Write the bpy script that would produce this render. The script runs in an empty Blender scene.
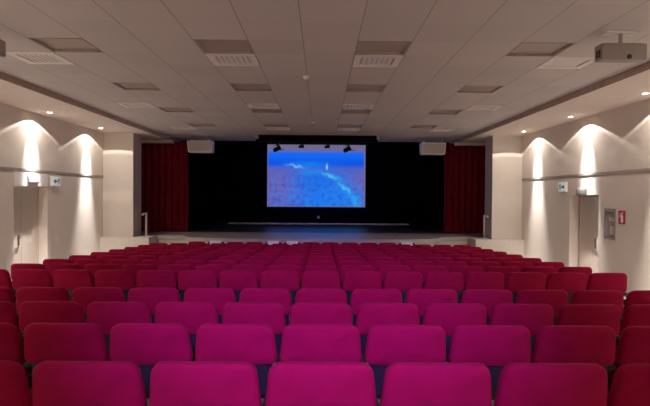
import bpy, bmesh, math, random
from mathutils import Vector, Matrix, Euler

random.seed(7)
S = bpy.context.scene
COL = S.collection
R = math.radians

# ------------------------------------------------------------------ camera, world, exposure
cd = bpy.data.cameras.new('camera'); cam = bpy.data.objects.new('camera', cd); COL.objects.link(cam)
cd.sensor_width = 36.0
cd.lens = 530 / 650 * 36.0
cd.clip_start = 0.05
CAMZ = 1.65
cam.matrix_world = (Matrix.Translation((0, 0, CAMZ)) @ Matrix.Rotation(R(-0.43), 4, 'Z')
                    @ Matrix.Rotation(R(90 - 0.86), 4, 'X') @ Matrix.Rotation(R(0.4), 4, 'Z'))
S.camera = cam
wd = bpy.data.worlds.new('world'); S.world = wd; wd.use_nodes = True
wd.node_tree.nodes['Background'].inputs[0].default_value = (0.05, 0.04, 0.04, 1)
wd.node_tree.nodes['Background'].inputs[1].default_value = 0.0
S.view_settings.view_transform = 'Standard'; S.view_settings.look = 'None'
S.view_settings.gamma = 1.0; S.view_settings.exposure = 0.12
S.view_settings.use_curve_mapping = False
S.cycles.use_denoising = True
S.cycles.max_bounces = 14; S.cycles.diffuse_bounces = 10
S.cycles.sample_clamp_indirect = 4.0

# hall measures
XC = -0.25                     # hall centre line
HW = 6.55                      # half width of the hall
SOF = 3.55                     # side soffit height
CEI = 3.66                     # tiled ceiling height
EDGE = 5.115                   # soffit edge from the centre line
SLOPE = 0.0456
Y0, YP, YP2, YE = -2.6, 16.6, 17.35, 20.0
STG = 0.30                     # stage top
FLAT = 16.0
def floor_z(y):
    t = max(0.0, min(1.0, (y - 2.4) / 12.8))
    return -SLOPE * (min(y, FLAT) - 2.53) - 0.026 * math.sin(math.pi * t)

# ------------------------------------------------------------------ lights
def lamp(name, kind, loc, energy, color, aim=None, parent=None, **kw):
    l = bpy.data.lights.new(name, kind); l.energy = energy; l.color = color
    for k, v in kw.items(): setattr(l, k, v)
    o = bpy.data.objects.new(name, l); COL.objects.link(o); o.location = loc
    if aim is not None:
        o.rotation_euler = (Vector(aim) - Vector(loc)).to_track_quat('-Z', 'Y').to_euler()
    if parent: o.parent = parent
    return o

WASH_E, BEAM_E, DOWN_E = 95.0, 320.0, 1250.0
WASH_C = (1.0, 0.88, 0.77)
BEAM_C = (0.96, 0.97, 1.0)
DOWN_C = (1.0, 0.90, 0.835)
def reflector_profile(o):
    # photometric profile of the reflector: dim wide cone with a brighter rim
    l = o.data; l.use_nodes = True; nt = l.node_tree; N = nt.nodes.new; L = nt.links.new
    em = nt.nodes['Emission']; tc = N('ShaderNodeTexCoord'); sp = N('ShaderNodeSeparateXYZ'); L(tc.outputs['Normal'], sp.inputs[0])
    ab = N('ShaderNodeMath'); ab.operation = 'ABSOLUTE'; L(sp.outputs['Z'], ab.inputs[0])
    ac = N('ShaderNodeMath'); ac.operation = 'ARCCOSINE'; L(ab.outputs[0], ac.inputs[0])
    dv = N('ShaderNodeMath'); dv.operation = 'DIVIDE'; L(ac.outputs[0], dv.inputs[0]); dv.inputs[1].default_value = math.pi / 2
    rp = N('ShaderNodeValToRGB'); cr = rp.color_ramp
    for p, v in ((0.0, 0.9), (0.45, 0.55), (0.68, 0.42), (0.715, 0.85), (0.735, 0.85), (0.752, 0.0)):
        e = cr.elements.new(p); e.color = (v, v, v, 1)
    cr.elements.remove(cr.elements[-1])
    L(dv.outputs[0], rp.inputs['Fac']); L(rp.outputs['Color'], em.inputs['Strength'])
def wall_washer(side, y):
    # a halogen downlight in the soffit: wide cut-off cone, a beam on the upper wall and a tight beam down
    x = XC + side * (HW - 0.42)
    reflector_profile(lamp('washer_spill', 'SPOT', (x, y, SOF - 0.03), WASH_E, WASH_C, (x, y, 0), spot_size=R(150), spot_blend=0.0, shadow_soft_size=0.01))
    lamp('washer_beam', 'SPOT', (x, y, SOF - 0.03), BEAM_E, BEAM_C, (x + side * 0.42, y, SOF - 1.15), spot_size=R(40), spot_blend=1.0, shadow_soft_size=0.03)
    lamp('washer_down', 'SPOT', (x, y, SOF - 0.03), DOWN_E, DOWN_C, (x + side * 0.20, y, SOF - 2.2), spot_size=R(34), spot_blend=1.0, shadow_soft_size=0.03)
WASH_Y = [-1.9, 0.98, 3.86, 6.74, 9.62, 12.5, 15.4]
for s in (-1, 1):
    for y in WASH_Y: wall_washer(s, y)
# added violet spot, unseen at the back, tinting the middle seats magenta
lamp('seat_tint_light', 'SPOT', (0.0, -2.3, 3.35), 3000.0, (0.34, 0.15, 1.0), (0.0, 4.4, 0.95), spot_size=R(34), spot_blend=1.0, shadow_soft_size=0.05)

# ------------------------------------------------------------------ materials
def mat(name, col, rough=0.6, metal=0.0, var=0.08, scale=8.0, bump=0.0, bscale=60.0, sheen=0.0, spec=0.5, emit=None, estr=0.0):
    m = bpy.data.materials.new(name); m.use_nodes = True
    nt = m.node_tree; b = nt.nodes['Principled BSDF']
    b.inputs['Roughness'].default_value = rough; b.inputs['Metallic'].default_value = metal
    b.inputs['Specular IOR Level'].default_value = spec
    tc = nt.nodes.new('ShaderNodeTexCoord'); no = nt.nodes.new('ShaderNodeTexNoise')
    no.inputs['Scale'].default_value = scale; no.inputs['Detail'].default_value = 4
    nt.links.new(tc.outputs['Object'], no.inputs['Vector'])
    rp = nt.nodes.new('ShaderNodeValToRGB')
    rp.color_ramp.elements[0].position = 0.3; rp.color_ramp.elements[1].position = 0.7
    rp.color_ramp.elements[0].color = tuple(c * (1 - var) for c in col) + (1,)
    rp.color_ramp.elements[1].color = tuple(min(1, c * (1 + var)) for c in col) + (1,)
    nt.links.new(no.outputs['Fac'], rp.inputs['Fac']); nt.links.new(rp.outputs['Color'], b.inputs['Base Color'])
    if bump:
        n2 = nt.nodes.new('ShaderNodeTexNoise'); n2.inputs['Scale'].default_value = bscale; n2.inputs['Detail'].default_value = 3
        nt.links.new(tc.outputs['Object'], n2.inputs['Vector'])
        bp = nt.nodes.new('ShaderNodeBump'); bp.inputs['Strength'].default_value = bump; bp.inputs['Distance'].default_value = 0.01
        nt.links.new(n2.outputs['Fac'], bp.inputs['Height']); nt.links.new(bp.outputs['Normal'], b.inputs['Normal'])
    if sheen:
        b.inputs['Sheen Weight'].default_value = sheen; b.inputs['Sheen Roughness'].default_value = 0.4
        b.inputs['Sheen Tint'].default_value = (1.0, 0.25, 0.4, 1)
    if emit:
        b.inputs['Emission Color'].default_value = tuple(emit) + (1,); b.inputs['Emission Strength'].default_value = estr
    return m

M = {}
M['plaster'] = mat('cream_plaster', (0.74, 0.68, 0.62), 0.75, var=0.03, scale=1.5, bump=0.05, bscale=90)
M['pillar'] = mat('pale_plaster', (0.74, 0.69, 0.63), 0.75, var=0.03, scale=1.5)
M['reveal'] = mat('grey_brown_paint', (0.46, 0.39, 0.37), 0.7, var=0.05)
M['soffit'] = mat('soffit_plaster', (0.80, 0.71, 0.65), 0.8, var=0.02)
M['brown'] = mat('brown_trim_and_shade', (0.42, 0.31, 0.25), 0.6, var=0.1)
M['ledge'] = mat('ledge_shade_and_frame_paint', (0.36, 0.31, 0.28), 0.6, var=0.05)
M['carpet'] = mat('pale_floor_tile', (0.64, 0.60, 0.56), 0.55, var=0.08, scale=3)
M['fabric'] = mat('crimson_fabric', (0.32, 0.002, 0.043), 0.85, var=0.07, scale=12, bump=0.12, bscale=350, sheen=0.05, spec=0.15)
M['dark'] = mat('dark_grey_plastic', (0.012, 0.012, 0.016), 0.55)
M['steel'] = mat('dark_painted_steel', (0.02, 0.02, 0.024), 0.45, metal=0.3)
M['stage'] = mat('stage_boards', (0.46, 0.43, 0.41), 0.36, var=0.06, spec=1.0, scale=3)
M['fascia'] = mat('stage_fascia', (0.72, 0.68, 0.63), 0.5, var=0.04)
M['curtain'] = mat('dark_red_velvet', (0.21, 0.008, 0.022), 0.9, var=0.15, scale=6, sheen=0.15, spec=0.1)
M['black'] = mat('black_drape', (0.006, 0.006, 0.007), 0.95, var=0.2, spec=0.05)
M['blackmetal'] = mat('black_metal', (0.012, 0.012, 0.013), 0.5, metal=0.4)
M['white'] = mat('white_paint', (0.93, 0.91, 0.90), 0.5, var=0.02)
M['grille'] = mat('pale_grey_grille', (0.50, 0.47, 0.45), 0.7, var=0.05, scale=60)
M['ventdark'] = mat('vent_slot_grey', (0.62, 0.56, 0.53), 0.7)
M['panel'] = mat('unlit_light_panel', (0.46, 0.385, 0.345), 0.45, var=0.03)
M['greybox'] = mat('grey_casing', (0.33, 0.29, 0.27), 0.5, var=0.03)
M['door'] = mat('cream_door_paint', (0.58, 0.51, 0.44), 0.5, var=0.02)
M['chrome'] = mat('brushed_metal', (0.25, 0.22, 0.2), 0.3, metal=0.9)
M['rail'] = mat('pale_rail_paint', (0.70, 0.62, 0.58), 0.4)
M['red'] = mat('sign_red', (0.50, 0.02, 0.03), 0.5, var=0.02)
M['redgloss'] = mat('extinguisher_red', (0.30, 0.03, 0.02), 0.3, var=0.03)
M['signwhite'] = mat('sign_white', (0.78, 0.82, 0.80), 0.4, var=0.01, emit=(0.75, 0.95, 0.95), estr=0.22)
M['signgreen'] = mat('sign_green', (0.01, 0.10, 0.06), 0.5, var=0.02)
M['lampwhite'] = mat('lamp_diffuser', (0.85, 0.84, 0.82), 0.3, var=0.01)
M['lit'] = mat('lit_lamp_lens', (1, 0.9, 0.8), 0.3, var=0.01, emit=(1.0, 0.86, 0.72), estr=25.0)
M['emergencygrey'] = mat('grey_lamp_cover', (0.16, 0.14, 0.13), 0.5, var=0.03)
M['paper'] = mat('white_paper', (0.92, 0.91, 0.93), 0.8, var=0.02)
M['cream'] = mat('label_cream', (0.72, 0.66, 0.55), 0.6, var=0.03)

g = bpy.data.materials.new('clear_cover'); g.use_nodes = True
gb = g.node_tree.nodes['Principled BSDF']
gb.inputs['Base Color'].default_value = (0.9, 0.92, 0.9, 1); gb.inputs['Roughness'].default_value = 0.08
gb.inputs['Alpha'].default_value = 0.18
M['clear'] = g

# tiled ceiling: joints between the panels, slightly different panels
def ceiling_mat():
    m = bpy.data.materials.new('ceiling_tiles'); m.use_nodes = True
    nt = m.node_tree; b = nt.nodes['Principled BSDF']; b.inputs['Roughness'].default_value = 0.85
    N = nt.nodes.new; L = nt.links.new
    tc = N('ShaderNodeTexCoord'); no = N('ShaderNodeTexNoise'); no.inputs['Scale'].default_value = 40; no.inputs['Detail'].default_value = 3
    L(tc.outputs['Object'], no.inputs['Vector'])
    at = N('ShaderNodeAttribute'); at.attribute_name = 'tone'
    mx = N('ShaderNodeMix'); mx.data_type = 'RGBA'
    mx.inputs[6].default_value = (0.66, 0.615, 0.60, 1); mx.inputs[7].default_value = (0.71, 0.665, 0.65, 1)
    L(at.outputs['Fac'], mx.inputs[0])
    m2 = N('ShaderNodeMix'); m2.data_type = 'RGBA'; m2.blend_type = 'MULTIPLY'; m2.inputs[0].default_value = 0.10
    L(mx.outputs[2], m2.inputs[6]); L(no.outputs['Color'], m2.inputs[7]); L(m2.outputs[2], b.inputs['Base Color'])
    return m
M['tiles'] = ceiling_mat()
M['joint'] = mat('ceiling_joint', (0.40, 0.33, 0.31), 0.8)

# ------------------------------------------------------------------ mesh helpers
class MB:
    def __init__(s): s.bm = bmesh.new()
    def box(s, x0, x1, y0, y1, z0, z1, bev=0.0, seg=2):
        t = bmesh.new(); bmesh.ops.create_cube(t, size=1)
        for v in t.verts: v.co = Vector(((x0 + x1) / 2 + v.co.x * (x1 - x0), (y0 + y1) / 2 + v.co.y * (y1 - y0), (z0 + z1) / 2 + v.co.z * (z1 - z0)))
        if bev: bmesh.ops.bevel(t, geom=t.edges[:], offset=bev, segments=seg, profile=0.5, affect='EDGES')
        return s.take(t)
    def take(s, t, mtx=None):
        if mtx is not None: bmesh.ops.transform(t, matrix=mtx, verts=t.verts[:])
        me = bpy.data.meshes.new('tmp'); t.to_mesh(me); t.free(); s.bm.from_mesh(me); bpy.data.meshes.remove(me); return s
    def cyl(s, p, q, r, r2=None, n=20):
        p, q = Vector(p), Vector(q); t = bmesh.new()
        bmesh.ops.create_cone(t, cap_ends=True, segments=n, radius1=r, radius2=r if r2 is None else r2, depth=(q - p).length)
        mt = Matrix.Translation((p + q) / 2) @ (q - p).to_track_quat('Z', 'Y').to_matrix().to_4x4()
        return s.take(t, mt)
    def tube(s, pts, r, n=10):
        pts = [Vector(p) for p in pts]; rings = []
        up = Vector((0.13, 0.21, 1)).normalized()
        for i, p in enumerate(pts):
            d = (pts[min(i + 1, len(pts) - 1)] - pts[max(i - 1, 0)]).normalized()
            a = d.cross(up).normalized(); b = d.cross(a)
            rings.append([s.bm.verts.new(p + r * (math.cos(2 * math.pi * k / n) * a + math.sin(2 * math.pi * k / n) * b)) for k in range(n)])
        for i in range(len(rings) - 1):
            for k in range(n): s.bm.faces.new((rings[i][k], rings[i][(k + 1) % n], rings[i + 1][(k + 1) % n], rings[i + 1][k]))
        s.bm.faces.new(rings[0]); s.bm.faces.new(rings[-1]); return s
    def lathe(s, prof, n=24, mtx=None):
        t = bmesh.new(); rings = []
        for r, z in prof: rings.append([t.verts.new((r * math.cos(2 * math.pi * k / n), r * math.sin(2 * math.pi * k / n), z)) for k in range(n)])
        for i in range(len(rings) - 1):
            for k in range(n): t.faces.new((rings[i][k], rings[i][(k + 1) % n], rings[i + 1][(k + 1) % n], rings[i + 1][k]))
        t.faces.new(rings[0]); t.faces.new(rings[-1])
        return s.take(t, mtx)
    def prism(s, pts, mtx=None, h=0.004):      # polygon in local xy, extruded along z
        t = bmesh.new()
        a = [t.verts.new((x, y, 0)) for x, y in pts]; b = [t.verts.new((x, y, h)) for x, y in pts]
        t.faces.new(a[::-1]); t.faces.new(b)
        for k in range(len(pts)): t.faces.new((a[k], a[(k + 1) % len(pts)], b[(k + 1) % len(pts)], b[k]))
        return s.take(t, mtx)
    def build(s, name, m, parent=None, smooth=None):
        bmesh.ops.recalc_face_normals(s.bm, faces=s.bm.faces[:])
        me = bpy.data.meshes.new(name); s.bm.to_mesh(me); s.bm.free()
        if smooth is not None:
            for p in me.polygons: p.use_smooth = True
            me.set_sharp_from_angle(angle=R(smooth))
        me.materials.append(M[m] if isinstance(m, str) else m)
        o = bpy.data.objects.new(name, me); COL.objects.link(o)
        if parent: o.parent = parent
        return o

def tag(o, label=None, cat=None, group=None, kind=None):
    if label: o['label'] = label
    if cat: o['category'] = cat
    if group: o['group'] = group
    if kind: o['kind'] = kind
    return o
def empty(name, loc, rot=(0, 0, 0)):
    o = bpy.data.objects.new(name, None); COL.objects.link(o); o.location = loc; o.rotation_euler = rot; o.empty_display_size = 0.1
    return o
def copy_tree(o, parent=None):
    c = o.copy(); COL.objects.link(c)
    if parent is not None: c.parent = parent
    for ch in list(o.children): copy_tree(ch, c)
    return c
def struct(o): o['kind'] = 'structure'; return o

# ------------------------------------------------------------------ room shell
m = MB()                                             # sloping auditorium floor
xa, xb = XC - HW - 0.4, XC + HW + 0.4
ys = [Y0 - 0.2] + [2.4 + 0.4 * q for q in range(34)] + [FLAT, YP2 + 0.1]
bot = -1.1
lo, hi = [], []
for y in ys:
    hi.append((m.bm.verts.new((xa, y, floor_z(y))), m.bm.verts.new((xb, y, floor_z(y)))))
    lo.append((m.bm.verts.new((xa, y, bot)), m.bm.verts.new((xb, y, bot))))
for i in range(len(ys) - 1):
    m.bm.faces.new((hi[i][0], hi[i][1], hi[i + 1][1], hi[i + 1][0])); m.bm.faces.new((lo[i][0], lo[i + 1][0], lo[i + 1][1], lo[i][1]))
    for k in (0, 1): m.bm.faces.new((hi[i][k], hi[i + 1][k], lo[i + 1][k], lo[i][k]))
for i in (0, -1): m.bm.faces.new((hi[i][0], lo[i][0], lo[i][1], hi[i][1]))
struct(m.build('floor', 'carpet'))

LEDGE = 2.20
DOORS = {-1: (11.80, 13.25, 1.78), 1: (12.00, 13.40, 1.70)}
for s, nm in ((-1, 'wall_left'), (1, 'wall_right')):
    d0, d1, dz = DOORS[s]
    a, b = XC + s * HW, XC + s * (HW + 0.4)
    al = XC + s * (HW + 0.012)
    def wb(mm, xin, y0, y1, z0, z1): mm.box(min(xin, b), max(xin, b), y0, y1, z0, z1)
    pieces = [(a, Y0, YP, LEDGE, 4.0), (al, d1, YP + 0.2, -1.1, LEDGE), (al, d0, d1, dz, LEDGE), (XC + s * (HW + 0.36), d0, d1, -1.1, dz)]
    if s > 0:
        c0, c1, cz0, cz1 = 11.30, 11.74, 0.72, 1.40
        pieces += [(al, Y0, c0, -1.1, LEDGE), (al, c1, d0, -1.1, LEDGE), (al, c0, c1, -1.1, cz0), (al, c0, c1, cz1, LEDGE), (XC + s * (HW + 0.25), c0, c1, cz0, cz1)]
    else: pieces += [(al, Y0, d0, -1.1, LEDGE)]
    for pc in pieces:
        m = MB(); wb(m, *pc); struct(m.build(nm, 'plaster'))
    m = MB(); m.box(min(a - s * 0.006, a + s * 0.03), max(a - s * 0.006, a + s * 0.03), Y0, YP, LEDGE - 0.045, LEDGE + 0.01, 0.003)
    struct(m.build('ledge_shade_left' if s < 0 else 'ledge_shade_right', 'ledge'))  # darker strip paints in the shadow line under the upper wall
    # skirting, either side of the door
    m = MB()
    for q0, q1 in [(yy, min(yy + 1.0, d0)) for yy in [Y0 + n for n in range(20)] if yy < d0] + [(yy, min(yy + 1.0, YP)) for yy in [d1 + n for n in range(6)] if yy < YP]:
        t = bmesh.new(); bmesh.ops.create_cube(t, size=1)
        for v in t.verts:
            y = q0 if v.co.y < 0 else q1
            v.co = Vector((al - s * (0.0075 + v.co.x * 0.015), y, floor_z(y) + (0.1 if v.co.z > 0 else -0.02)))
        m.take(t)
    struct(m.build('baseboard_left' if s < 0 else 'baseboard_right', 'brown'))
    # double door in its recess
    xd = XC + s * (HW + 0.25)
    zf = floor_z(d0) - 0.02
    mid = (d0 + d1) / 2
    fr = MB()
    for q0, q1, z0, z1 in ((d0, d0 + 0.05, zf, dz), (d1 - 0.05, d1, zf, dz), (d0, d1, dz - 0.05, dz)):
        fr.box(min(xd - s * 0.02, xd + s * 0.08), max(xd - s * 0.02, xd + s * 0.08), q0, q1, z0, z1, 0.004)
    door = struct(fr.build('door_1' if s < 0 else 'door_2', 'ledge' if s > 0 else 'door'))
    if s < 0:
        t = MB(); t.box(al - 0.002, al + 0.015, d0, d1, dz + 0.03, 2.12, 0.004); t.build('transom_panel', 'white', door)
    for q0, q1 in ((d0 + 0.05, mid - 0.003), (mid + 0.003, d1 - 0.05)):
        l = MB(); l.box(min(xd, xd + s * 0.045), max(xd, xd + s * 0.045), q0, q1, zf + 0.03, dz - 0.05, 0.003)
        leaf = l.build('door_leaf', 'door', door)
        if q0 < mid - 0.1:
            h = MB(); yh = mid - 0.13; zh = floor_z(mid) + 1.03
            h.box(min(xd, xd - s * 0.012), max(xd, xd - s * 0.012), yh - 0.035, yh + 0.035, zh - 0.13, zh + 0.11, 0.004)
            h.tube([(xd, yh, zh + 0.04), (xd - s * 0.05, yh, zh + 0.04), (xd - s * 0.06, yh - 0.02, zh + 0.04), (xd - s * 0.06, yh - 0.13, zh + 0.035)], 0.012)
            h.build('door_handle', 'chrome', leaf, 40)

m = MB(); m.box(xa, xb, Y0 - 0.3, Y0, -1.1, 4.0); struct(m.build('wall_back', 'plaster'))

# side soffits and the tiled ceiling (open where fixtures sit)
for s in (-1, 1):
    m = MB(); x0, x1 = XC + s * EDGE, XC + s * (HW + 0.4)
    m.box(min(x0, x1), max(x0, x1), Y0, YE, SOF, 3.95)
    struct(m.build('ceiling_soffit_left' if s < 0 else 'ceiling_soffit_right', 'soffit'))
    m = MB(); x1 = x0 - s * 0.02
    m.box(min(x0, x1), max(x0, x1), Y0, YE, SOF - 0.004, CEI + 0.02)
    struct(m.build('soffit_shade_left' if s < 0 else 'soffit_shade_right', 'brown'))  # step face up to the ceiling, its shade painted in as brown
for s in (-1, 1):
    a, b = sorted((XC + s * 5.0, XC + s * (HW + 0.4))); m = MB(); m.box(a, b, 18.75, 18.95, SOF - 0.10, SOF + 0.01)
    struct(m.build('trim_6' if s < 0 else 'trim_7', 'soffit'))
TX, TY, TY0 = 0.715, 0.6825, 6.93
def cellx(i): return (XC + i * TX, XC + (i + 1) * TX)
def celly(k): return (TY0 + k * TY, TY0 + (k + 1) * TY)
LIGHTS = [(i, k) for k in (0, 4, 8, 12) for i in (-5, -2, 1, 4)]
VENTS = [(i, k) for k in (1, 7, 13) for i in (-6, -2, 1, 5)]
HOLES = set(LIGHTS) | set(VENTS)
bm = bmesh.new(); tones = []
kmin, kmax = -14, 18
def quad(x0, x1, y0, y1, z, tone):
    if y1 <= Y0 or y0 >= YE: return
    y0, y1 = max(y0, Y0), min(y1, YE)
    f = bm.faces.new([bm.verts.new(p) for p in ((x0, y0, z), (x0, y1, z), (x1, y1, z), (x1, y0, z))]); tones.append(tone)
G = 0.006
for k in range(kmin, kmax + 1):
    y0, y1 = celly(k)
    for i in range(-7, 7):
        if (i, k) in HOLES: continue
        x0, x1 = cellx(i)
        quad(x0 + G, x1 - G, y0 + 0.0012, y1 - 0.0012, CEI, random.random())
for s in (-1, 1):
    a, b = sorted((XC + s * 7 * TX, XC + s * EDGE)); quad(a, b, Y0, YE, CEI, 0.5)
me = bpy.data.meshes.new('ceiling'); bm.to_mesh(me); bm.free()
at = me.attributes.new('tone', 'FLOAT', 'FACE')
for i, t in enumerate(tones): at.data[i].value = t
me.materials.append(M['tiles'])
o = bpy.data.objects.new('ceiling', me); COL.objects.link(o); struct(o)
m = MB()                                              # the joint runners, just above the panels, seen through the joints
for i in range(-7, 8): m.box(XC + i * TX - 0.012, XC + i * TX + 0.012, Y0, YE, CEI + 0.002, CEI + 0.03)
for k in range(kmin, kmax + 2):
    y = TY0 + k * TY
    if Y0 < y < YE: m.box(XC - EDGE, XC + EDGE, y - 0.012, y + 0.012, CEI + 0.003, CEI + 0.028)
struct(m.build('ceiling_grid', 'joint'))
m = MB(); m.box(xa, xb, Y0 - 0.3, YE, 3.96, 4.1); struct(m.build('ceiling_slab', 'reveal'))

# proscenium
for s in (-1, 1):
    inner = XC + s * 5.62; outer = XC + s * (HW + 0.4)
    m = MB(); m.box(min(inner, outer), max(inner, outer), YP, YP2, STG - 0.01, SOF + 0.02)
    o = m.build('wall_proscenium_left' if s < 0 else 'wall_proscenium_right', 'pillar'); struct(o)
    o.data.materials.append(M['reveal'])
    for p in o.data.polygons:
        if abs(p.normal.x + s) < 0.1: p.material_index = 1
# stage: deck and its fronts, the wings come forward of the middle
WIN = 5.05
M['stagedark'] = mat('dark_stage_boards', (0.07, 0.065, 0.065), 0.34, var=0.15, scale=3)
m = MB(); m.box(XC - 8.6, XC + 8.6, 18.9, 26.9, STG - 0.12, STG); struct(m.build('floor_stage', 'stagedark'))
m = MB(); m.box(XC - HW - 0.4, XC + HW + 0.4, 17.2, 18.9, STG - 0.12, STG); struct(m.build('floor_forestage', 'stage'))
ap = [(XC + 4.1 * math.cos(math.pi * q / 24), 17.2 - 1.15 * math.sin(math.pi * q / 24) ** 0.6) for q in range(25)]
m = MB(); m.prism(ap, Matrix.Translation((0, 0, STG - 0.12)), 0.12); struct(m.build('floor_apron', 'stage'))
ap = [(XC + 4.0 * math.cos(math.pi * q / 24), 17.25 - 1.10 * math.sin(math.pi * q / 24) ** 0.6) for q in range(25)]
m = MB(); m.prism(ap, Matrix.Translation((0, 0, -1.1)), STG - 0.12 + 1.1); struct(m.build('wall_apron', 'fascia'))
m = MB(); m.box(XC - WIN, XC + WIN, 17.25, 17.35, -1.1, STG - 0.12); struct(m.build('wall_stage_front', 'fascia'))
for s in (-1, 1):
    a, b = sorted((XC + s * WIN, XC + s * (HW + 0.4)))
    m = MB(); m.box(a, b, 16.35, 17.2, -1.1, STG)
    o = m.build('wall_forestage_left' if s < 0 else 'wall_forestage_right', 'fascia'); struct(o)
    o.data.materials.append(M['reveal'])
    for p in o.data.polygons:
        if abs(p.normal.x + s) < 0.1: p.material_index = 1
# stage house
for nm, b in (('wall_stage_left', (XC - 8.8, XC - 8.6, YP2, 26.9, -0.2, 5.6)), ('wall_stage_right', (XC + 8.6, XC + 8.8, YP2, 26.9, -0.2, 5.6)),
              ('wall_stage_back', (XC - 8.8, XC + 8.8, 26.7, 26.9, -0.2, 5.6)), ('ceiling_stage', (XC - 8.8, XC + 8.8, YE, 26.9, 5.6, 5.8)),
              ('wall_stage_header', (XC - 8.8, XC + 8.8, YE, YE + 0.15, CEI, 5.6)),
              ('wall_wing_left', (XC - 8.8, XC - HW - 0.4, YP2 - 0.2, YP2, -0.2, 5.6)), ('wall_wing_right', (XC + HW + 0.4, XC + 8.8, YP2 - 0.2, YP2, -0.2, 5.6)),
              ('ceiling_wing_left', (XC - 8.8, XC - HW - 0.4, YP2, YE, 3.95, 4.1)), ('ceiling_wing_right', (XC + HW + 0.4, XC + 8.8, YP2, YE, 3.95, 4.1))):
    m = MB(); m.box(*b); struct(m.build(nm, 'black'))

# ------------------------------------------------------------------ ceiling fixtures
cols = {-5: 'left outer', -2: 'left inner', 1: 'right inner', 4: 'right outer', -6: 'far left', 5: 'far right'}
def ceiling_light():
    w, l = TX - 0.02, TY - 0.02
    root = empty('ceiling_light', (0, 0, CEI))
    h = MB()
    for a in ((-w / 2, -w / 2 + 0.012, -l / 2, l / 2), (w / 2 - 0.012, w / 2, -l / 2, l / 2), (-w / 2, w / 2, -l / 2, -l / 2 + 0.012), (-w / 2, w / 2, l / 2 - 0.012, l / 2)):
        h.box(a[0], a[1], a[2], a[3], -0.004, 0.11)
    h.box(-w / 2, w / 2, -l / 2, l / 2, 0.10, 0.11)
    h.build('housing', 'panel', root)
    p = MB(); p.box(-w / 2 + 0.012, w / 2 - 0.012, -l / 2 + 0.012, l / 2 - 0.012, 0.035, 0.041); p.build('diffuser', 'panel', root)
    return root
rowname = {0: 'nearest', 4: 'second nearest', 8: 'third nearest', 12: 'farthest'}
pl = ceiling_light(); first = True
for i, k in LIGHTS:
    o = pl if first else copy_tree(pl); first = False
    o.location = (sum(cellx(i)) / 2, sum(celly(k)) / 2, CEI)
    tag(o, 'unlit square recessed ceiling light, %s one in the %s column' % (rowname[k], cols[i]), 'ceiling light', 'unlit recessed ceiling lights')
def vent():
    w, l = TX - 0.015, TY - 0.015
    root = empty('ceiling_vent', (0, 0, CEI))
    f = MB()
    for a in ((-w / 2, -w / 2 + 0.10, -l / 2, l / 2), (w / 2 - 0.10, w / 2, -l / 2, l / 2), (-w / 2, w / 2, -l / 2, -l / 2 + 0.10), (-w / 2, w / 2, l / 2 - 0.10, l / 2)):
        f.box(*a, -0.012, 0.02, 0.003)
    f.build('frame', 'white', root)
    b = MB(); b.box(-w / 2 + 0.05, w / 2 - 0.05, -l / 2 + 0.05, l / 2 - 0.05, 0.015, 0.022); b.build('backing', 'ventdark', root)
    for q in range(6):
        x = -w / 2 + 0.16 + q * (w - 0.32) / 5
        t = MB(); u = bmesh.new(); bmesh.ops.create_cube(u, size=1)
        t.take(u, Matrix.Translation((x, 0, 0.004)) @ Matrix.Rotation(R(6), 4, 'Y') @ Matrix.Diagonal((0.06, l - 0.2, 0.005, 1)))
        t.build('slat', 'white', root)
    return root
pl = vent(); first = True
vrow = {1: 'nearest', 7: 'middle', 13: 'farthest'}
vc = {-6: 'far left', -2: 'inner left', 1: 'inner right', 5: 'far right'}
for i, k in VENTS:
    o = pl if first else copy_tree(pl); first = False
    o.location = (sum(cellx(i)) / 2, sum(celly(k)) / 2, CEI)
    tag(o, 'white slatted ceiling vent, %s one in the %s column of vents' % (vrow[k], vc[i]), 'ceiling vent', 'white ceiling vents')
# downlights in view
def downlight():
    root = empty('downlight', (0, 0, SOF))
    r = MB(); r.lathe([(0.052, -0.001), (0.052, -0.016), (0.085, -0.012), (0.09, -0.001), (0.09, 0.002), (0.052, 0.002)], 28); r.build('trim_ring', 'white', root, 40)
    l = MB(); l.lathe([(0.001, -0.016), (0.035, -0.015), (0.051, -0.008), (0.051, 0.001), (0.001, 0.001)], 28); l.build('lens', 'lit', root)
    return root
pl = downlight(); first = True
for s, y, lb in ((-1, 12.5, 'lit downlight in the left soffit above the left door'), (-1, 15.4, 'lit downlight in the left soffit nearest the stage'),
                 (1, 9.62, 'lit downlight in the right soffit at the photo\'s right edge'), (1, 12.5, 'lit downlight in the right soffit above the right door'),
                 (1, 15.4, 'lit downlight in the right soffit nearest the stage')):
    o = pl if first else copy_tree(pl); first = False
    o.location = (XC + s * (HW - 0.42), y, SOF); tag(o, lb, 'downlight', 'wall washing downlights')
# smoke detectors
def detector():
    root = empty('smoke_detector', (0, 0, CEI))
    b = MB(); b.lathe([(0.001, 0.0), (0.07, 0.0), (0.07, -0.015), (0.055, -0.02), (0.001, -0.02)], 24); b.build('base', 'white', root, 40)
    h = MB(); h.lathe([(0.001, -0.02), (0.045, -0.02), (0.05, -0.035), (0.035, -0.055), (0.001, -0.058)], 24); h.build('head', 'white', root, 40)
    return root
d = detector(); d.location = (XC - 0.01, 9.02, CEI); tag(d, 'white round smoke detector on the ceiling centre line, nearer one', 'smoke detector', 'ceiling smoke detectors')
d = copy_tree(d); d.location = (XC + 0.0, 14.6, CEI); tag(d, 'white round smoke detector near the stage end of the ceiling', 'smoke detector', 'ceiling smoke detectors')

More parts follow.
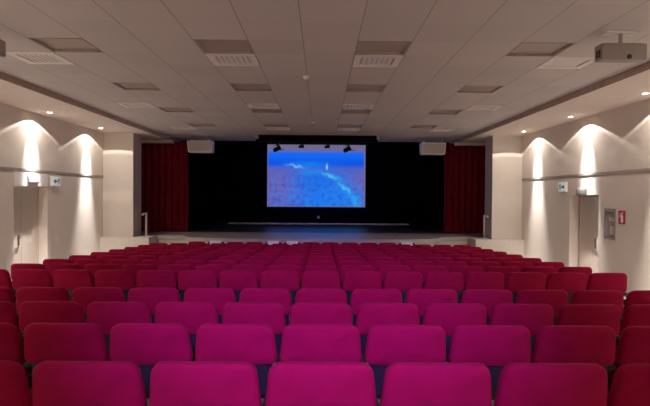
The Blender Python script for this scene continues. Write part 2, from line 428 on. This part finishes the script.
# grey boxes hanging from ceiling brackets (projector cases)
def projector():
    root = empty('projector', (0, 0, CEI))
    b = MB(); b.box(-0.28, 0.28, -0.09, 0.09, -0.345, -0.145, 0.02, 3); b.build('body', 'greybox', root, 40)
    n = MB(); n.cyl((0.055, -0.08, -0.31), (0.055, -0.105, -0.31), 0.028); n.build('lens', 'dark', root, 40)
    v = MB()
    for q in range(2): v.box(-0.286, -0.278, -0.06 + q * 0.06, -0.03 + q * 0.06, -0.31, -0.22)
    v.build('vent_grille', 'dark', root)
    p = MB(); p.cyl((0, 0.0, -0.15), (0, 0.0, 0.0), 0.022); p.build('mount_pole', 'greybox', root, 40)
    q = MB(); q.box(-0.20, 0.20, -0.07, 0.09, -0.012, 0.0, 0.003); q.build('ceiling_plate', 'white', root)
    t = MB(); t.box(-0.24, 0.24, -0.06, 0.06, -0.152, -0.135, 0.004); t.build('bracket', 'greybox', root)
    return root
p = projector(); p.location = (3.66, 6.5, CEI); tag(p, 'grey ceiling projector box with a dark round lens beside the right vent', 'projector', 'ceiling projectors')
p = copy_tree(p); p.location = (-4.17, 6.5, CEI); tag(p, 'ceiling projector box cut off by the photo\'s left edge', 'projector', 'ceiling projectors')

# ------------------------------------------------------------------ wall fittings
def wall_frame(s, y, z):      # local x runs along the wall to the right of the viewer facing it, y up the wall, z out of the wall
    x = XC + s * (HW + 0.012)
    if s < 0: return Matrix(((0, 0, 1, x), (1, 0, 0, y), (0, 1, 0, z), (0, 0, 0, 1)))
    return Matrix(((0, 0, -1, x), (-1, 0, 0, y), (0, 1, 0, z), (0, 0, 0, 1)))
def running_man(mb, ox, oy, k, h0):
    mtx = Matrix.Translation((ox, oy, h0)) @ Matrix.Scale(k, 4)
    pr = lambda pts: mb.prism(pts, mtx, 0.03)
    pr([(0.05 + 0.1 * math.cos(a * math.pi / 5), 0.78 + 0.1 * math.sin(a * math.pi / 5)) for a in range(10)])
    pr([(-0.12, 0.2), (0.08, 0.2), (0.12, 0.62), (-0.05, 0.66)])
    pr([(0.10, 0.62), (0.30, 0.42), (0.42, 0.50), (0.40, 0.56), (0.30, 0.52), (0.10, 0.74)][::1])
    pr([(-0.05, 0.66), (-0.28, 0.58), (-0.36, 0.36), (-0.28, 0.34), (-0.22, 0.5), (-0.04, 0.54)])
    pr([(0.0, 0.24), (0.28, 0.10), (0.26, -0.2), (0.36, -0.2), (0.38, 0.16), (0.08, 0.32)])
    pr([(-0.12, 0.28), (-0.2, -0.02), (-0.45, -0.06), (-0.45, -0.15), (-0.14, -0.12), (0.0, 0.22)])
def exit_sign(s, y, z, label, flip):
    w, h = 0.44, 0.24
    root = empty('exit_sign', (0, 0, 0)); root.matrix_world = wall_frame(s, y, z)
    b = MB(); b.box(-w / 2, w / 2, -h / 2, h / 2, 0, 0.05, 0.008); b.build('housing', 'white', root)
    f = MB(); f.box(-w / 2 + 0.012, w / 2 - 0.012, -h / 2 + 0.012, h / 2 - 0.012, 0.048, 0.054); f.build('lit_panel', 'signwhite', root)
    q = MB(); running_man(q, flip * 0.11, -0.05, 0.17, 0.053)
    q.build('running_figure', 'signgreen', root)
    a = MB(); d = -flip
    a.prism([(d * (x) , yy) for x, yy in ((-0.04, 0.02), (0.06, 0.02), (0.06, 0.065), (0.15, 0.0), (0.06, -0.065), (0.06, -0.02), (-0.04, -0.02))], Matrix.Translation((0, 0, 0.053)), 0.004)
    a.build('arrow', 'signgreen', root)
    return tag(root, label, 'exit sign', 'running figure exit signs')
exit_sign(-1, 13.6, 1.95, 'pale lit exit sign with running figure beside the left door', 1)
exit_sign(1, 13.74, 1.90, 'pale green exit sign with running figure beside the right door', -1)
def emergency(s, y, z, label, face='lampwhite'):
    root = empty('emergency_light', (0, 0, 0)); root.matrix_world = wall_frame(s, y, z)
    b = MB(); b.box(-0.24, 0.24, -0.09, 0.09, 0, 0.03, 0.01); b.build('base', 'greybox', root)
    f = MB(); f.box(-0.225, 0.225, -0.075, 0.075, 0.025, 0.06, 0.015, 3); f.build('diffuser', face, root, 40)
    return tag(root, label, 'emergency light', 'emergency lights over the doors')
emergency(-1, 12.55, 1.97, 'white emergency light box over the left double door')
emergency(1, 12.75, 1.765, 'grey emergency light box over the right double door', 'emergencygrey')

# extinguisher cabinet
cab = empty('extinguisher_cabinet', (0, 0, 0)); cab.matrix_world = wall_frame(1, 11.52, 1.06) @ Matrix.Translation((0, 0, -0.2))
tag(cab, 'grey wall cabinet holding an extinguisher right of the right door', 'cabinet')
b = MB()
for a in ((-0.22, 0.22, -0.34, 0.34, 0, 0.01), (-0.22, -0.19, -0.34, 0.34, 0, 0.2), (0.19, 0.22, -0.34, 0.34, 0, 0.2), (-0.22, 0.22, -0.34, -0.31, 0, 0.2), (-0.22, 0.22, 0.31, 0.34, 0, 0.2)): b.box(*a)
b.build('casing', 'ledge', cab)
b = MB()
for a in ((-0.22, -0.185, -0.34, 0.34), (0.185, 0.22, -0.34, 0.34), (-0.22, 0.22, -0.34, -0.30), (-0.22, 0.22, 0.27, 0.34)): b.box(*a, 0.2, 0.215, 0.003)
dr = b.build('door', 'greybox', cab)
b = MB(); b.box(-0.187, 0.187, -0.302, 0.272, 0.204, 0.209); b.build('pane', 'clear', dr)
ex = empty('fire_extinguisher', (0, 0, 0)); ex.matrix_world = wall_frame(1, 11.52, 1.06 - 0.31) @ Matrix.Translation((-0.02, 0, -0.1)) @ Matrix.Rotation(R(-90), 4, 'X')
tag(ex, 'fire extinguisher with pale label inside the grey wall cabinet', 'fire extinguisher')
b = MB(); b.lathe([(0.001, 0), (0.07, 0), (0.078, 0.015), (0.078, 0.33), (0.065, 0.38), (0.03, 0.41), (0.025, 0.44), (0.001, 0.44)], 28); b.build('cylinder', 'redgloss', ex, 40)
b = MB(); b.lathe([(0.0785, 0.08), (0.0795, 0.08), (0.0795, 0.27), (0.0785, 0.27)], 28); b.build('label_sleeve', 'cream', ex, 40)
b = MB(); b.cyl((0, 0, 0.43), (0, 0, 0.48), 0.02); b.box(-0.012, 0.012, -0.10, 0.03, 0.475, 0.49, 0.003); b.box(-0.012, 0.012, -0.09, 0.03, 0.505, 0.518, 0.003); b.build('valve_handle', 'blackmetal', ex, 40)
b = MB(); b.cyl((0, -0.085, 0.42), (0, -0.03, 0.42), 0.045); b.build('gauge', 'cream', ex, 40)
b = MB(); b.tube([(0.02, 0, 0.46), (0.07, 0, 0.47), (0.095, 0, 0.42), (0.093, 0, 0.25), (0.088, 0, 0.12)], 0.010); b.build('hose', 'blackmetal', ex, 50)
# red sign
sg = empty('fire_sign', (0, 0, 0)); sg.matrix_world = wall_frame(1, 11.06, 1.225) @ Matrix.Scale(0.85, 4)
tag(sg, 'small red extinguisher sign with white symbol right of the wall cabinet', 'sign')
b = MB(); b.box(-0.15, 0.15, -0.165, 0.165, 0, 0.006); b.build('plate', 'red', sg)
b = MB(); b.prism([(-0.035, -0.13), (0.055, -0.13), (0.055, 0.03), (0.03, 0.06), (-0.01, 0.06), (-0.035, 0.03)], Matrix.Translation((0, 0, 0.005)))
b.prism([(0.0, 0.06), (0.02, 0.06), (0.02, 0.085), (0.06, 0.12), (0.045, 0.13), (0.0, 0.105)], Matrix.Translation((0, 0, 0.005)))
b.prism([(-0.01, 0.085), (-0.01, 0.105), (-0.075, 0.085), (-0.10, 0.0), (-0.08, -0.005), (-0.06, 0.068)], Matrix.Translation((0, 0, 0.005)))
b.build('extinguisher_symbol', 'paper', sg)
b = MB(); b.box(-0.16, 0.16, -0.05, 0.05, 0, 0.004); o = b.build('wall_notice', 'cream')
o.matrix_world = wall_frame(1, 10.98, 0.99); tag(o, 'small pale notice under the red extinguisher sign', 'notice')

# ------------------------------------------------------------------ stage dressing
def drape(name, mt, x0, x1, y, z0, z1, amp, wl, label, cat, group=None, seed=0, parent=None):
    rnd = random.Random(seed); m = MB(); nx = max(24, int((x1 - x0) / wl * 12)); nz = 10
    ph = rnd.random() * 6; grid = []
    for side in (0, 1):
        rows = []
        for j in range(nz + 1):
            z = z0 + (z1 - z0) * j / nz; row = []
            for i in range(nx + 1):
                x = x0 + (x1 - x0) * i / nx
                u = x / wl * 2 * math.pi + ph + 0.9 * math.sin(x * 1.7 + seed)
                a = amp * (1.0 - 0.35 * j / nz) * (0.75 + 0.25 * math.sin(x * 2.3 + seed))
                row.append(m.bm.verts.new((x + 0.02 * math.sin(u * 2 + j * 0.2) * (1 - j / nz), y + a * math.sin(u + 0.12 * math.sin(j * 0.8)) + side * 0.02, z)))
            rows.append(row)
        grid.append(rows)
    F = m.bm.faces.new
    for j in range(nz):
        for i in range(nx):
            F((grid[0][j][i], grid[0][j][i + 1], grid[0][j + 1][i + 1], grid[0][j + 1][i])); F((grid[1][j][i], grid[1][j + 1][i], grid[1][j + 1][i + 1], grid[1][j][i + 1]))
    for j in range(nz):
        for i in (0, nx): F((grid[0][j][i], grid[0][j + 1][i], grid[1][j + 1][i], grid[1][j][i]))
    for i in range(nx):
        for j in (0, nz): F((grid[0][j][i], grid[0][j][i + 1], grid[1][j][i + 1], grid[1][j][i]))
    o = m.build(name, mt, parent, 60)
    if label: tag(o, label, cat, group)
    return o
CZ = SOF - 0.01
for s in (-1, 1):
    a, b = sorted((XC + (4.68 if s > 0 else -4.54), XC + s * 6.4))
    side = 'left' if s < 0 else 'right'
    drape('stage_curtain', 'curtain', a, b, 19.12, STG + 0.005, CZ, 0.075, 0.24, 'dark red gathered stage curtain at the %s of the stage' % side, 'curtain', 'dark red stage curtains', 3 + s)
    for q, (xi, y) in enumerate(((4.55, 21.2), (4.30, 23.0))):
        a, b = sorted((XC + s * xi, XC + s * 7.6))
        drape('leg_curtain', 'black', a, b, y, STG + 0.005, 5.5, 0.05, 0.3, 'black masking curtain in the %s wing, %s one' % (side, ('front', 'rear')[q]), 'curtain', 'black wing curtains', 11 + q + 3 * s)
drape('backdrop_curtain', 'black', XC - 5.6, XC + 5.6, 24.62, STG + 0.004, 5.5, 0.04, 0.35, 'wide black backdrop curtain behind the projection screen', 'curtain', None, 5)
m = MB(); m.box(-4.24, 4.06, 24.3, 24.36, STG, STG + 0.06); struct(m.build('trim_5', 'white'))
b = MB(); b.lathe([(0.001, -0.08), (0.065, -0.08), (0.065, 0.03), (0.045, 0.05), (0.001, 0.055)], 20, Matrix.Translation((-0.11, 24.5, 0.62)) @ Matrix.Rotation(R(90), 4, 'X'))
tag(b.build('wall_socket', 'white', None, 40), 'small round white fitting on the backdrop below the screen', 'fitting')

# projection screen: procedural picture of a dark blue landscape with a bright vertical mark
def screen_mat():
    m = bpy.data.materials.new('projected_picture'); m.use_nodes = True
    nt = m.node_tree; N = nt.nodes.new; L = nt.links.new
    for n in list(nt.nodes): nt.nodes.remove(n)
    out = N('ShaderNodeOutputMaterial'); tc = N('ShaderNodeTexCoord'); sp = N('ShaderNodeSeparateXYZ')
    L(tc.outputs['Generated'], sp.inputs[0])
    no = N('ShaderNodeTexNoise'); no.inputs['Scale'].default_value = 9; no.inputs['Detail'].default_value = 5
    mp = N('ShaderNodeMapping'); mp.inputs['Scale'].default_value = (1.6, 1, 1); L(tc.outputs['Generated'], mp.inputs[0]); L(mp.outputs[0], no.inputs['Vector'])
    def math_(op, a, b=None, c=None):
        n = N('ShaderNodeMath'); n.operation = op
        for i, v in enumerate((a, b, c)):
            if v is None: continue
            if isinstance(v, (int, float)): n.inputs[i].default_value = v
            else: L(v, n.inputs[i])
        return n.outputs[0]
    wob = math_('MULTIPLY_ADD', no.outputs['Fac'], 0.09, -0.045)
    X = math_('ADD', sp.outputs['X'], wob); Z = math_('ADD', sp.outputs['Z'], wob)
    X0, Z0 = sp.outputs['X'], sp.outputs['Z']
    cur = None
    def mixc(fac, c):
        nonlocal cur
        n = N('ShaderNodeMix'); n.data_type = 'RGBA'
        if isinstance(fac, (int, float)): n.inputs[0].default_value = fac
        else: L(fac, n.inputs[0])
        if isinstance(cur, tuple): n.inputs[6].default_value = cur + (1,)
        else: L(cur, n.inputs[6])
        n.inputs[7].default_value = c + (1,); cur = n.outputs[2]
    def blob(cx, cz, sx, sz, ang, k, x=X, z=Z):
        ca, sa = math.cos(R(ang)), math.sin(R(ang))
        dx = math_('SUBTRACT', x, cx); dz = math_('MULTIPLY', math_('SUBTRACT', z, cz), 0.63)
        u = math_('DIVIDE', math_('ADD', math_('MULTIPLY', dx, ca), math_('MULTIPLY', dz, sa)), sx)
        v = math_('DIVIDE', math_('SUBTRACT', math_('MULTIPLY', dz, ca), math_('MULTIPLY', dx, sa)), sz)
        r2 = math_('ADD', math_('MULTIPLY', u, u), math_('MULTIPLY', v, v))
        return math_('MULTIPLY', math_('POWER', 2.718, math_('MULTIPLY', r2, -1.0)), k)
    def step(v, lo, hi):
        n = N('ShaderNodeMapRange'); n.clamp = True; n.interpolation_type = 'SMOOTHSTEP'; L(v, n.inputs[0])
        n.inputs[1].default_value = lo; n.inputs[2].default_value = hi; return n.outputs[0]
    cur = (0.10, 0.12, 0.52)                                         # land, muted violet blue
    mixc(blob(0.52, 0.10, 0.30, 0.28, 0, 0.95), (0.012, 0.20, 0.95))  # foreground, centre
    mixc(blob(0.50, 0.45, 0.28, 0.10, 0, 0.8), (0.005, 0.16, 0.90))
    mixc(blob(0.80, 0.20, 0.18, 0.16, 0, 0.9), (0.008, 0.22, 0.98))
    mixc(blob(0.10, 0.35, 0.16, 0.20, 0, 0.85), (0.15, 0.14, 0.50))
    mixc(blob(0.95, 0.42, 0.12, 0.10, 0, 0.8), (0.16, 0.13, 0.46))
    mixc(step(Z0, 0.60, 0.69), (0.006, 0.10, 0.85))                   # sky
    mixc(math_('MULTIPLY', step(Z0, 0.70, 0.84), 0.8), (0.008, 0.16, 1.0))
    mixc(blob(0.42, 0.68, 0.20, 0.035, 0, 0.8), (0.01, 0.24, 0.95))
    mixc(blob(0.29, 0.655, 0.075, 0.012, -8, 0.9), (0.20, 0.55, 1.0)) # pale streak
    mixc(blob(0.45, 0.55, 0.12, 0.03, 0, 0.6), (0.01, 0.30, 0.95))
    mixc(blob(0.645, 0.50, 0.085, 0.018, -22, 0.95), (0.08, 0.62, 1.0))
    mixc(blob(0.79, 0.30, 0.085, 0.018, -36, 0.95), (0.08, 0.60, 1.0))
    mixc(blob(0.90, 0.10, 0.10, 0.035, -45, 0.8), (0.03, 0.42, 1.0))
    mixc(blob(0.26, 0.17, 0.045, 0.014, 40, 0.7), (0.01, 0.32, 0.95))
    # fine broken texture over the land
    n2 = N('ShaderNodeTexNoise'); n2.inputs['Scale'].default_value = 13; n2.inputs['Detail'].default_value = 4; L(mp.outputs[0], n2.inputs['Vector'])
    mixc(math_('MULTIPLY', math_('MULTIPLY', step(n2.outputs['Fac'], 0.45, 0.75), step(math_('MULTIPLY', Z0, -1.0), -0.7, -0.3)), 0.38), (0.01, 0.33, 1.0))
    mixc(math_('MULTIPLY', math_('MULTIPLY', step(math_('MULTIPLY', n2.outputs['Fac'], -1.0), -0.5, -0.3), step(math_('MULTIPLY', Z0, -1.0), -0.7, -0.3)), 0.45), (0.02, 0.05, 0.45))
    mixc(blob(0.607, 0.645, 0.009, 0.026, 0, 0.9, X0, Z0), (0.40, 0.9, 1.0))
    # bare cloth round the picture, its dim lilac tone put in as emission
    inside = math_('MULTIPLY', math_('MULTIPLY', step(X0, 0.0, 0.014), step(math_('MULTIPLY', X0, -1.0), -0.995, -0.975)),
                   math_('MULTIPLY', step(math_('MULTIPLY', Z0, -1.0), -0.93, -0.85), step(Z0, 0.004, 0.02)))
    n = N('ShaderNodeMix'); n.data_type = 'RGBA'; L(inside, n.inputs[0]); n.inputs[6].default_value = (0.17, 0.15, 0.28, 1); L(cur, n.inputs[7])
    em = N('ShaderNodeEmission'); L(n.outputs[2], em.inputs[0]); em.inputs[1].default_value = 0.84
    L(em.outputs[0], out.inputs['Surface'])
    return m
SX0, SX1, SZ0, SZ1, SYY = -2.44, 2.00, 1.104, 3.918, 24.0
scr = empty('projection_screen', ((SX0 + SX1) / 2, SYY, SZ0))
tag(scr, 'large white projection screen showing a bright blue landscape above the stage', 'projection screen')
hw = (SX1 - SX0) / 2
b = MB(); b.box(-hw, hw, -0.004, 0.004, 0, SZ1 - SZ0); b.build('picture', screen_mat(), scr)
b = MB(); b.cyl((-hw - 0.02, 0, -0.02), (hw + 0.02, 0, -0.02), 0.025); b.build('bottom_bar', 'blackmetal', scr, 40)
b = MB(); b.box(-hw - 0.12, hw + 0.12, -0.09, 0.09, SZ1 - SZ0, SZ1 - SZ0 + 0.18, 0.02); b.build('roller_case', 'blackmetal', scr, 40)
b = MB()
for q in (-1.6, 1.6): b.cyl((q, 0, SZ1 - SZ0 + 0.17), (q, 0, 5.6 - SZ0), 0.01)
b.build('hanging_wire', 'blackmetal', scr)

# black box valance and the four spotlights under it
pm = empty('pelmet_box', (-0.15, 17.8, CEI - 0.006)); tag(pm, 'long black pelmet box hung under the ceiling edge above the stage', 'pelmet')
b = MB(); b.box(-2.05, 2.05, 0, 0.25, -0.20, 0, 0.01); b.build('box', 'black', pm)
b = MB(); b.cyl((-2.0, 0.05, -0.215), (2.0, 0.05, -0.215), 0.018); b.build('lighting_bar', 'blackmetal', pm, 40)
for s in (-1, 1):
    b = MB(); b.box(s * 2.05 - 0.05, s * 2.05 + 0.09, -0.02, 0.06, -0.14, 0.0, 0.01); b.build('bracket', 'greybox', pm)
def spotlight(kind):
    root = empty('stage_spotlight', (0, 0, 0))
    tilt = Matrix.Rotation(R(62 if kind else 84), 4, 'Y') @ Matrix.Rotation(R(25), 4, 'X')
    k = 0.85 if kind else 0.58
    T = Matrix.Translation((0, 0.02, -0.14 if kind else -0.05)) @ tilt @ Matrix.Scale(k, 4)
    b = MB(); b.lathe([(0.001, -0.14), (0.07, -0.14), (0.085, -0.10), (0.085, 0.05), (0.105, 0.12), (0.105, 0.14), (0.001, 0.13)], 20, T); b.build('lamp_body', 'blackmetal', root, 40)
    b = MB(); w = 0.11 * k; z = -0.14 if kind else -0.05
    b.tube([(-w, 0.02, z), (-w, 0.02, -0.02), (w, 0.02, -0.02), (w, 0.02, z)], 0.008); b.build('yoke', 'blackmetal', root)
    b = MB(); b.cyl((0, 0.02, -0.03), (0, 0.02, 0.095), 0.018); b.build('clamp', 'blackmetal', root)
    if kind:
        b = MB()
        for sx in (-1, 1): b.take((lambda u: (bmesh.ops.create_cube(u, size=1), u)[1])(bmesh.new()), T @ Matrix.Translation((sx * 0.13, 0, 0.19)) @ Matrix.Rotation(R(sx * 25), 4, 'Y') @ Matrix.Diagonal((0.006, 0.2, 0.13, 1)))
        b.build('barn_door', 'blackmetal', root)
    return root
bigs = spotlight(1); smalls = spotlight(0)
for o, x, lb in ((bigs, -1.50, 'large black stage spotlight at the left end of the bar above the screen'),
                 (smalls, -0.68, 'small black stage spotlight second from left above the screen'),
                 (copy_tree(smalls), 0.19, 'small black stage spotlight third from left above the screen'),
                 (copy_tree(bigs), 0.86, 'large black stage spotlight at the right end above the screen')):
    o.location = (x, 17.83, CEI - 0.335); tag(o, lb, 'stage light', 'stage spotlights')

# white loudspeakers at the ceiling end
def speaker():
    root = empty('loudspeaker', (0, 0, 0))
    b = MB(); t = bmesh.new(); bmesh.ops.create_cube(t, size=1)
    for v in t.verts:
        k = 0.43 if v.co.z > 0 else 0.40
        v.co = Vector(((1 if v.co.x > 0 else -1) * k, v.co.y * 0.4 - (0.0 if v.co.z > 0 else -0.06), v.co.z * 0.40))
    bmesh.ops.bevel(t, geom=t.edges[:], offset=0.015, segments=2, affect='EDGES'); b.take(t); b.build('cabinet', 'white', root, 40)
    b = MB(); t = bmesh.new(); bmesh.ops.create_cube(t, size=1)
    for v in t.verts:
        k = 0.40 if v.co.z > 0 else 0.375
        v.co = Vector(((1 if v.co.x > 0 else -1) * k, -0.2 + v.co.y * 0.012 - (0.004 if v.co.z > 0 else -0.056), v.co.z * 0.34))
    b.take(t); b.build('grille', 'grille', root)
    for sx in (-0.3, 0.3):
        b = MB(); b.box(sx - 0.03, sx + 0.03, -0.03, 0.03, 0.19, 0.375); b.build('hanger', 'greybox', root)
    return root
sp = speaker(); sp.location = (-4.15, 18.3, CEI - 0.38); tag(sp, 'white loudspeaker hung at the ceiling edge, left of the screen', 'loudspeaker', 'white stage loudspeakers')
sp = copy_tree(sp); sp.location = (3.84, 18.3, CEI - 0.39); tag(sp, 'white loudspeaker hung at the ceiling edge, right of the screen', 'loudspeaker', 'white stage loudspeakers')

# handrails on the forestage wings
for s, lb in ((-1, 'pale metal handrail post at the left edge of the stage'), (1, 'pale metal handrail post at the right edge of the stage')):
    x = XC + (5.52 if s > 0 else -5.36)
    root = empty('handrail', (x, 17.05, STG)); tag(root, lb, 'handrail', 'stage handrails')
    b = MB(); b.cyl((0, 0, 0), (0, 0, 0.72), 0.032); b.build('post', 'rail', root, 40)
    b = MB(); b.tube([(0, 0.04, 0.72), (0, -0.1, 0.72), (0, -0.25, 0.715), (0, -0.36, 0.69)], 0.03); b.build('rail', 'rail', root, 50)
    b = MB(); b.cyl((0, 0, 0), (0, 0, 0.012), 0.07); b.build('foot_plate', 'rail', root, 40)

# ------------------------------------------------------------------ seats
PITCH, ROW = 0.549, 0.913
def fillet(pts, rad, n=7):
    out = []
    for i, p in enumerate(pts):
        p = Vector(p); a = (Vector(pts[i - 1]) - p); b = (Vector(pts[(i + 1) % len(pts)]) - p); r = rad[i]
        a.normalize(); b.normalize()
        if r == 0: out.append(p); continue
        ang = a.angle(b); t = r / math.tan(ang / 2); c = p + (a + b).normalized() * (r / math.sin(ang / 2))
        s0, s1 = p + a * t - c, p + b * t - c
        for k in range(n + 1):
            v = s0.lerp(s1, k / n); v.normalize(); out.append(c + v * r)
    return out
def dens(pts, step=0.03):
    out = []
    for i, p in enumerate(pts):
        q = pts[(i + 1) % len(pts)]; d = (q - p).length; k = max(1, int(d / step))
        for j in range(k): out.append(p.lerp(q, j / k))
    return out
def cushion(outline, layers, crown_front, crown_back, xf):
    """outline: list of 2D points (CCW); layers: (depth, inset); xf maps (u, v, depth) to a 3D point"""
    mb = MB(); n = len(outline)
    nor = []
    for i in range(n):
        t = (outline[(i + 1) % n] - outline[i - 1]).normalized(); nor.append(Vector((t.y, -t.x)))
    c = sum(outline, Vector((0, 0))) / n
    def ring(d, ins, k=1.0): return [mb.bm.verts.new(xf(*(c + (outline[i] - nor[i] * ins - c) * k), d)) for i in range(n)]
    rings = []
    d, ins = layers[0]
    for k, q in ((0.25, 1.0), (0.55, 0.75), (0.8, 0.38)): rings.append(ring(d - crown_back * q, ins, k))
    for d, ins in layers: rings.append(ring(d, ins))
    for k, q in ((0.8, 0.38), (0.55, 0.75), (0.25, 1.0)): rings.append(ring(d + crown_front * q, ins, k))
    for a in range(len(rings) - 1):
        for i in range(n): mb.bm.faces.new((rings[a][i], rings[a][(i + 1) % n], rings[a + 1][(i + 1) % n], rings[a + 1][i]))
    mb.bm.faces.new(rings[0]); mb.bm.faces.new(rings[-1]); return mb
LEAN = math.tan(R(13))
TOP, BOT = 0.863, 0.60
back_pts = dens(fillet([(-0.2705, BOT), (0.2705, BOT), (0.243, TOP), (-0.243, TOP)], [0.045, 0.045, 0.066, 0.066]))
def back_xf(u, v, d):
    z = v + 0.007 * max(0.0, 1 - (u / 0.24) ** 2) * max(0.0, (v - 0.6) / 0.26)
    cur = 0.035 * (u / 0.26) ** 2                     # the back is curved round the sitter
    return (u, (TOP - z) * LEAN + d + cur - 0.02, z)
def make_seat():
    root = empty('theatre_seat', (0, 0, 0))
    cushion(back_pts, [(0.0, 0.034), (0.003, 0.020), (0.009, 0.009), (0.017, 0.0025), (0.026, 0.0), (0.055, 0.0), (0.070, 0.006), (0.078, 0.018), (0.076, 0.026)], 0.014, 0.012, back_xf).build('backrest', 'fabric', root, 60)
    sh = dens(fillet([(-0.225, 0.36), (0.225, 0.36), (0.235, 0.66), (-0.235, 0.66)], [0.04] * 4))
    cushion(sh, [(0.0, 0.008), (0.004, 0.002), (0.008, 0.0), (0.020, 0.0), (0.024, 0.004)], 0.004, 0.008, lambda u, v, d: (u, (TOP - v) * LEAN + d + 0.035 * (u / 0.26) ** 2 + 0.015, v)).build('lower_back_shell', 'dark', root, 60)
    so = dens(fillet([(-0.215, 0.0), (0.215, 0.0), (0.21, 0.36), (-0.21, 0.36)], [0.03, 0.03, 0.06, 0.06]))
    def sxf(u, v, d): return (u, 0.22 + d - (v - 0.2) * 0.16, 0.34 + v * 0.90)
    cushion(so, [(0.0, 0.02), (0.004, 0.006), (0.015, 0.0), (0.07, 0.0), (0.085, 0.008), (0.09, 0.02)], 0.01, 0.015, sxf).build('tip_up_seat', 'fabric', root, 60)
    return root
def add_side(root, s, name_leg='leg'):
    x = s * PITCH / 2
    l = MB()
    l.box(x - 0.012, x + 0.012, 0.20, 0.36, 0.02, 0.56, 0.004); l.box(x - 0.014, x + 0.014, 0.10, 0.44, 0.0, 0.03, 0.005)
    l.box(x - 0.010, x + 0.010, 0.10, 0.22, 0.42, 0.50, 0.003)
    l.build('leg', 'steel', root)
    a = MB(); a.box(x - 0.028, x + 0.028, 0.14, 0.44, 0.555, 0.59, 0.012, 3); a.build('armrest', 'dark', root, 40)
proto = make_seat(); add_side(proto, -1)
proto_end = copy_tree(proto); add_side(proto_end, 1)
ORD = ['first', 'second', 'third', 'fourth', 'fifth', 'sixth', 'seventh', 'eighth', 'ninth', 'tenth', 'eleventh', 'twelfth', 'thirteenth', 'fourteenth', 'fifteenth', 'sixteenth']
used = {'n': False, 'e': False}
def place(x, y, lb, end):
    key = 'e' if end else 'n'; src = proto_end if end else proto
    o = copy_tree(src) if used[key] else src; used[key] = True
    o.location = (x, y, floor_z(y + 0.28) + SLOPE * 0.28 * 1.0)
    o.rotation_euler = (-math.atan(SLOPE), 0, 0)
    tag(o, lb, 'seat', 'crimson folding seats in rows'); return o
ROWN = {0: 'the row nearest the camera', 1: 'the second row from the camera', 2: 'the third row from the camera', 3: 'the fourth row',
        4: 'the fifth row, just past the cross aisle', 13: 'the short front row by the stage'}
rows = []
for r in range(14):
    idx = r if r < 4 else r + 1
    y = 2.385 + ROW * idx + (0.0 if r else 0.0)
    if r < 4: ks = list(range(-(3 + r), 3 + r + 1)); off = 0.0
    elif r < 13: ks = list(range(-8, 8)); off = 0.0
    else: ks = list(range(-7, 5)); off = PITCH / 2
    nm = ROWN.get(r, 'the %s row from the camera' % ORD[r])
    for j, k in enumerate(ks):
        last = j == len(ks) - 1
        if r < 4:
            if j == 0: lb = 'crimson folding seat cut by the left photo edge, in ' + nm
            elif last: lb = 'crimson folding seat cut by the right photo edge, in ' + nm
            elif k == 0: lb = 'crimson folding seat, the middle one of ' + nm
            else: lb = 'crimson folding seat, %s %s of the middle seat in %s' % (ORD[abs(k) - 1], 'left' if k < 0 else 'right', nm)
        else:
            if j == 0: lb = 'crimson folding seat at the left end of ' + nm
            elif last: lb = 'crimson folding seat at the right end of ' + nm
            else: lb = 'crimson folding seat, %s from left in %s' % (ORD[j], nm)
        place(0.006 + k * PITCH + off, y, lb, last)
# white paper slips on the front row
def slip():
    m = MB(); w = 0.16
    prof = [(-0.052, 0.79), (-0.030, 0.86), (-0.026, 0.878), (0.0, 0.893), (0.03, 0.897), (0.06, 0.893), (0.085, 0.875), (0.10, 0.80)]
    a, b = [], []
    for y, z in prof:
        a.append([m.bm.verts.new((x, y, z)) for x in (-w, w)]); b.append([m.bm.verts.new((x, y + (0.0 if 0 < z - 0.88 else 0.002), z + 0.002)) for x in (-w, w)])
    F = m.bm.faces.new
    for i in range(len(prof) - 1):
        F((a[i][0], a[i][1], a[i + 1][1], a[i + 1][0])); F((b[i][0], b[i + 1][0], b[i + 1][1], b[i][1]))
        for k in (0, 1): F((a[i][k], a[i + 1][k], b[i + 1][k], b[i][k]))
    for i in (0, -1): F((a[i][0], a[i][1], b[i][1], b[i][0]))
    return m.build('paper_slip', 'paper')
yl = 2.385 + ROW * 14
pp = slip(); first = True
for k, lb in ((-6, 'white paper slip over a front row seat, leftmost of four'), (-3, 'white paper slip over a front row seat, second from left'),
              (-2, 'white paper slip over a front row seat, third from left'), (4, 'white paper slip over a front row seat, far right of four')):
    o = pp if first else pp.copy()
    if not first: COL.objects.link(o)
    first = False
    o.location = (0.006 + k * PITCH + PITCH / 2, yl, floor_z(yl + 0.28) + SLOPE * 0.28); o.rotation_euler = (-math.atan(SLOPE), 0, 0)
    tag(o, lb, 'paper', 'white slips on the front row')
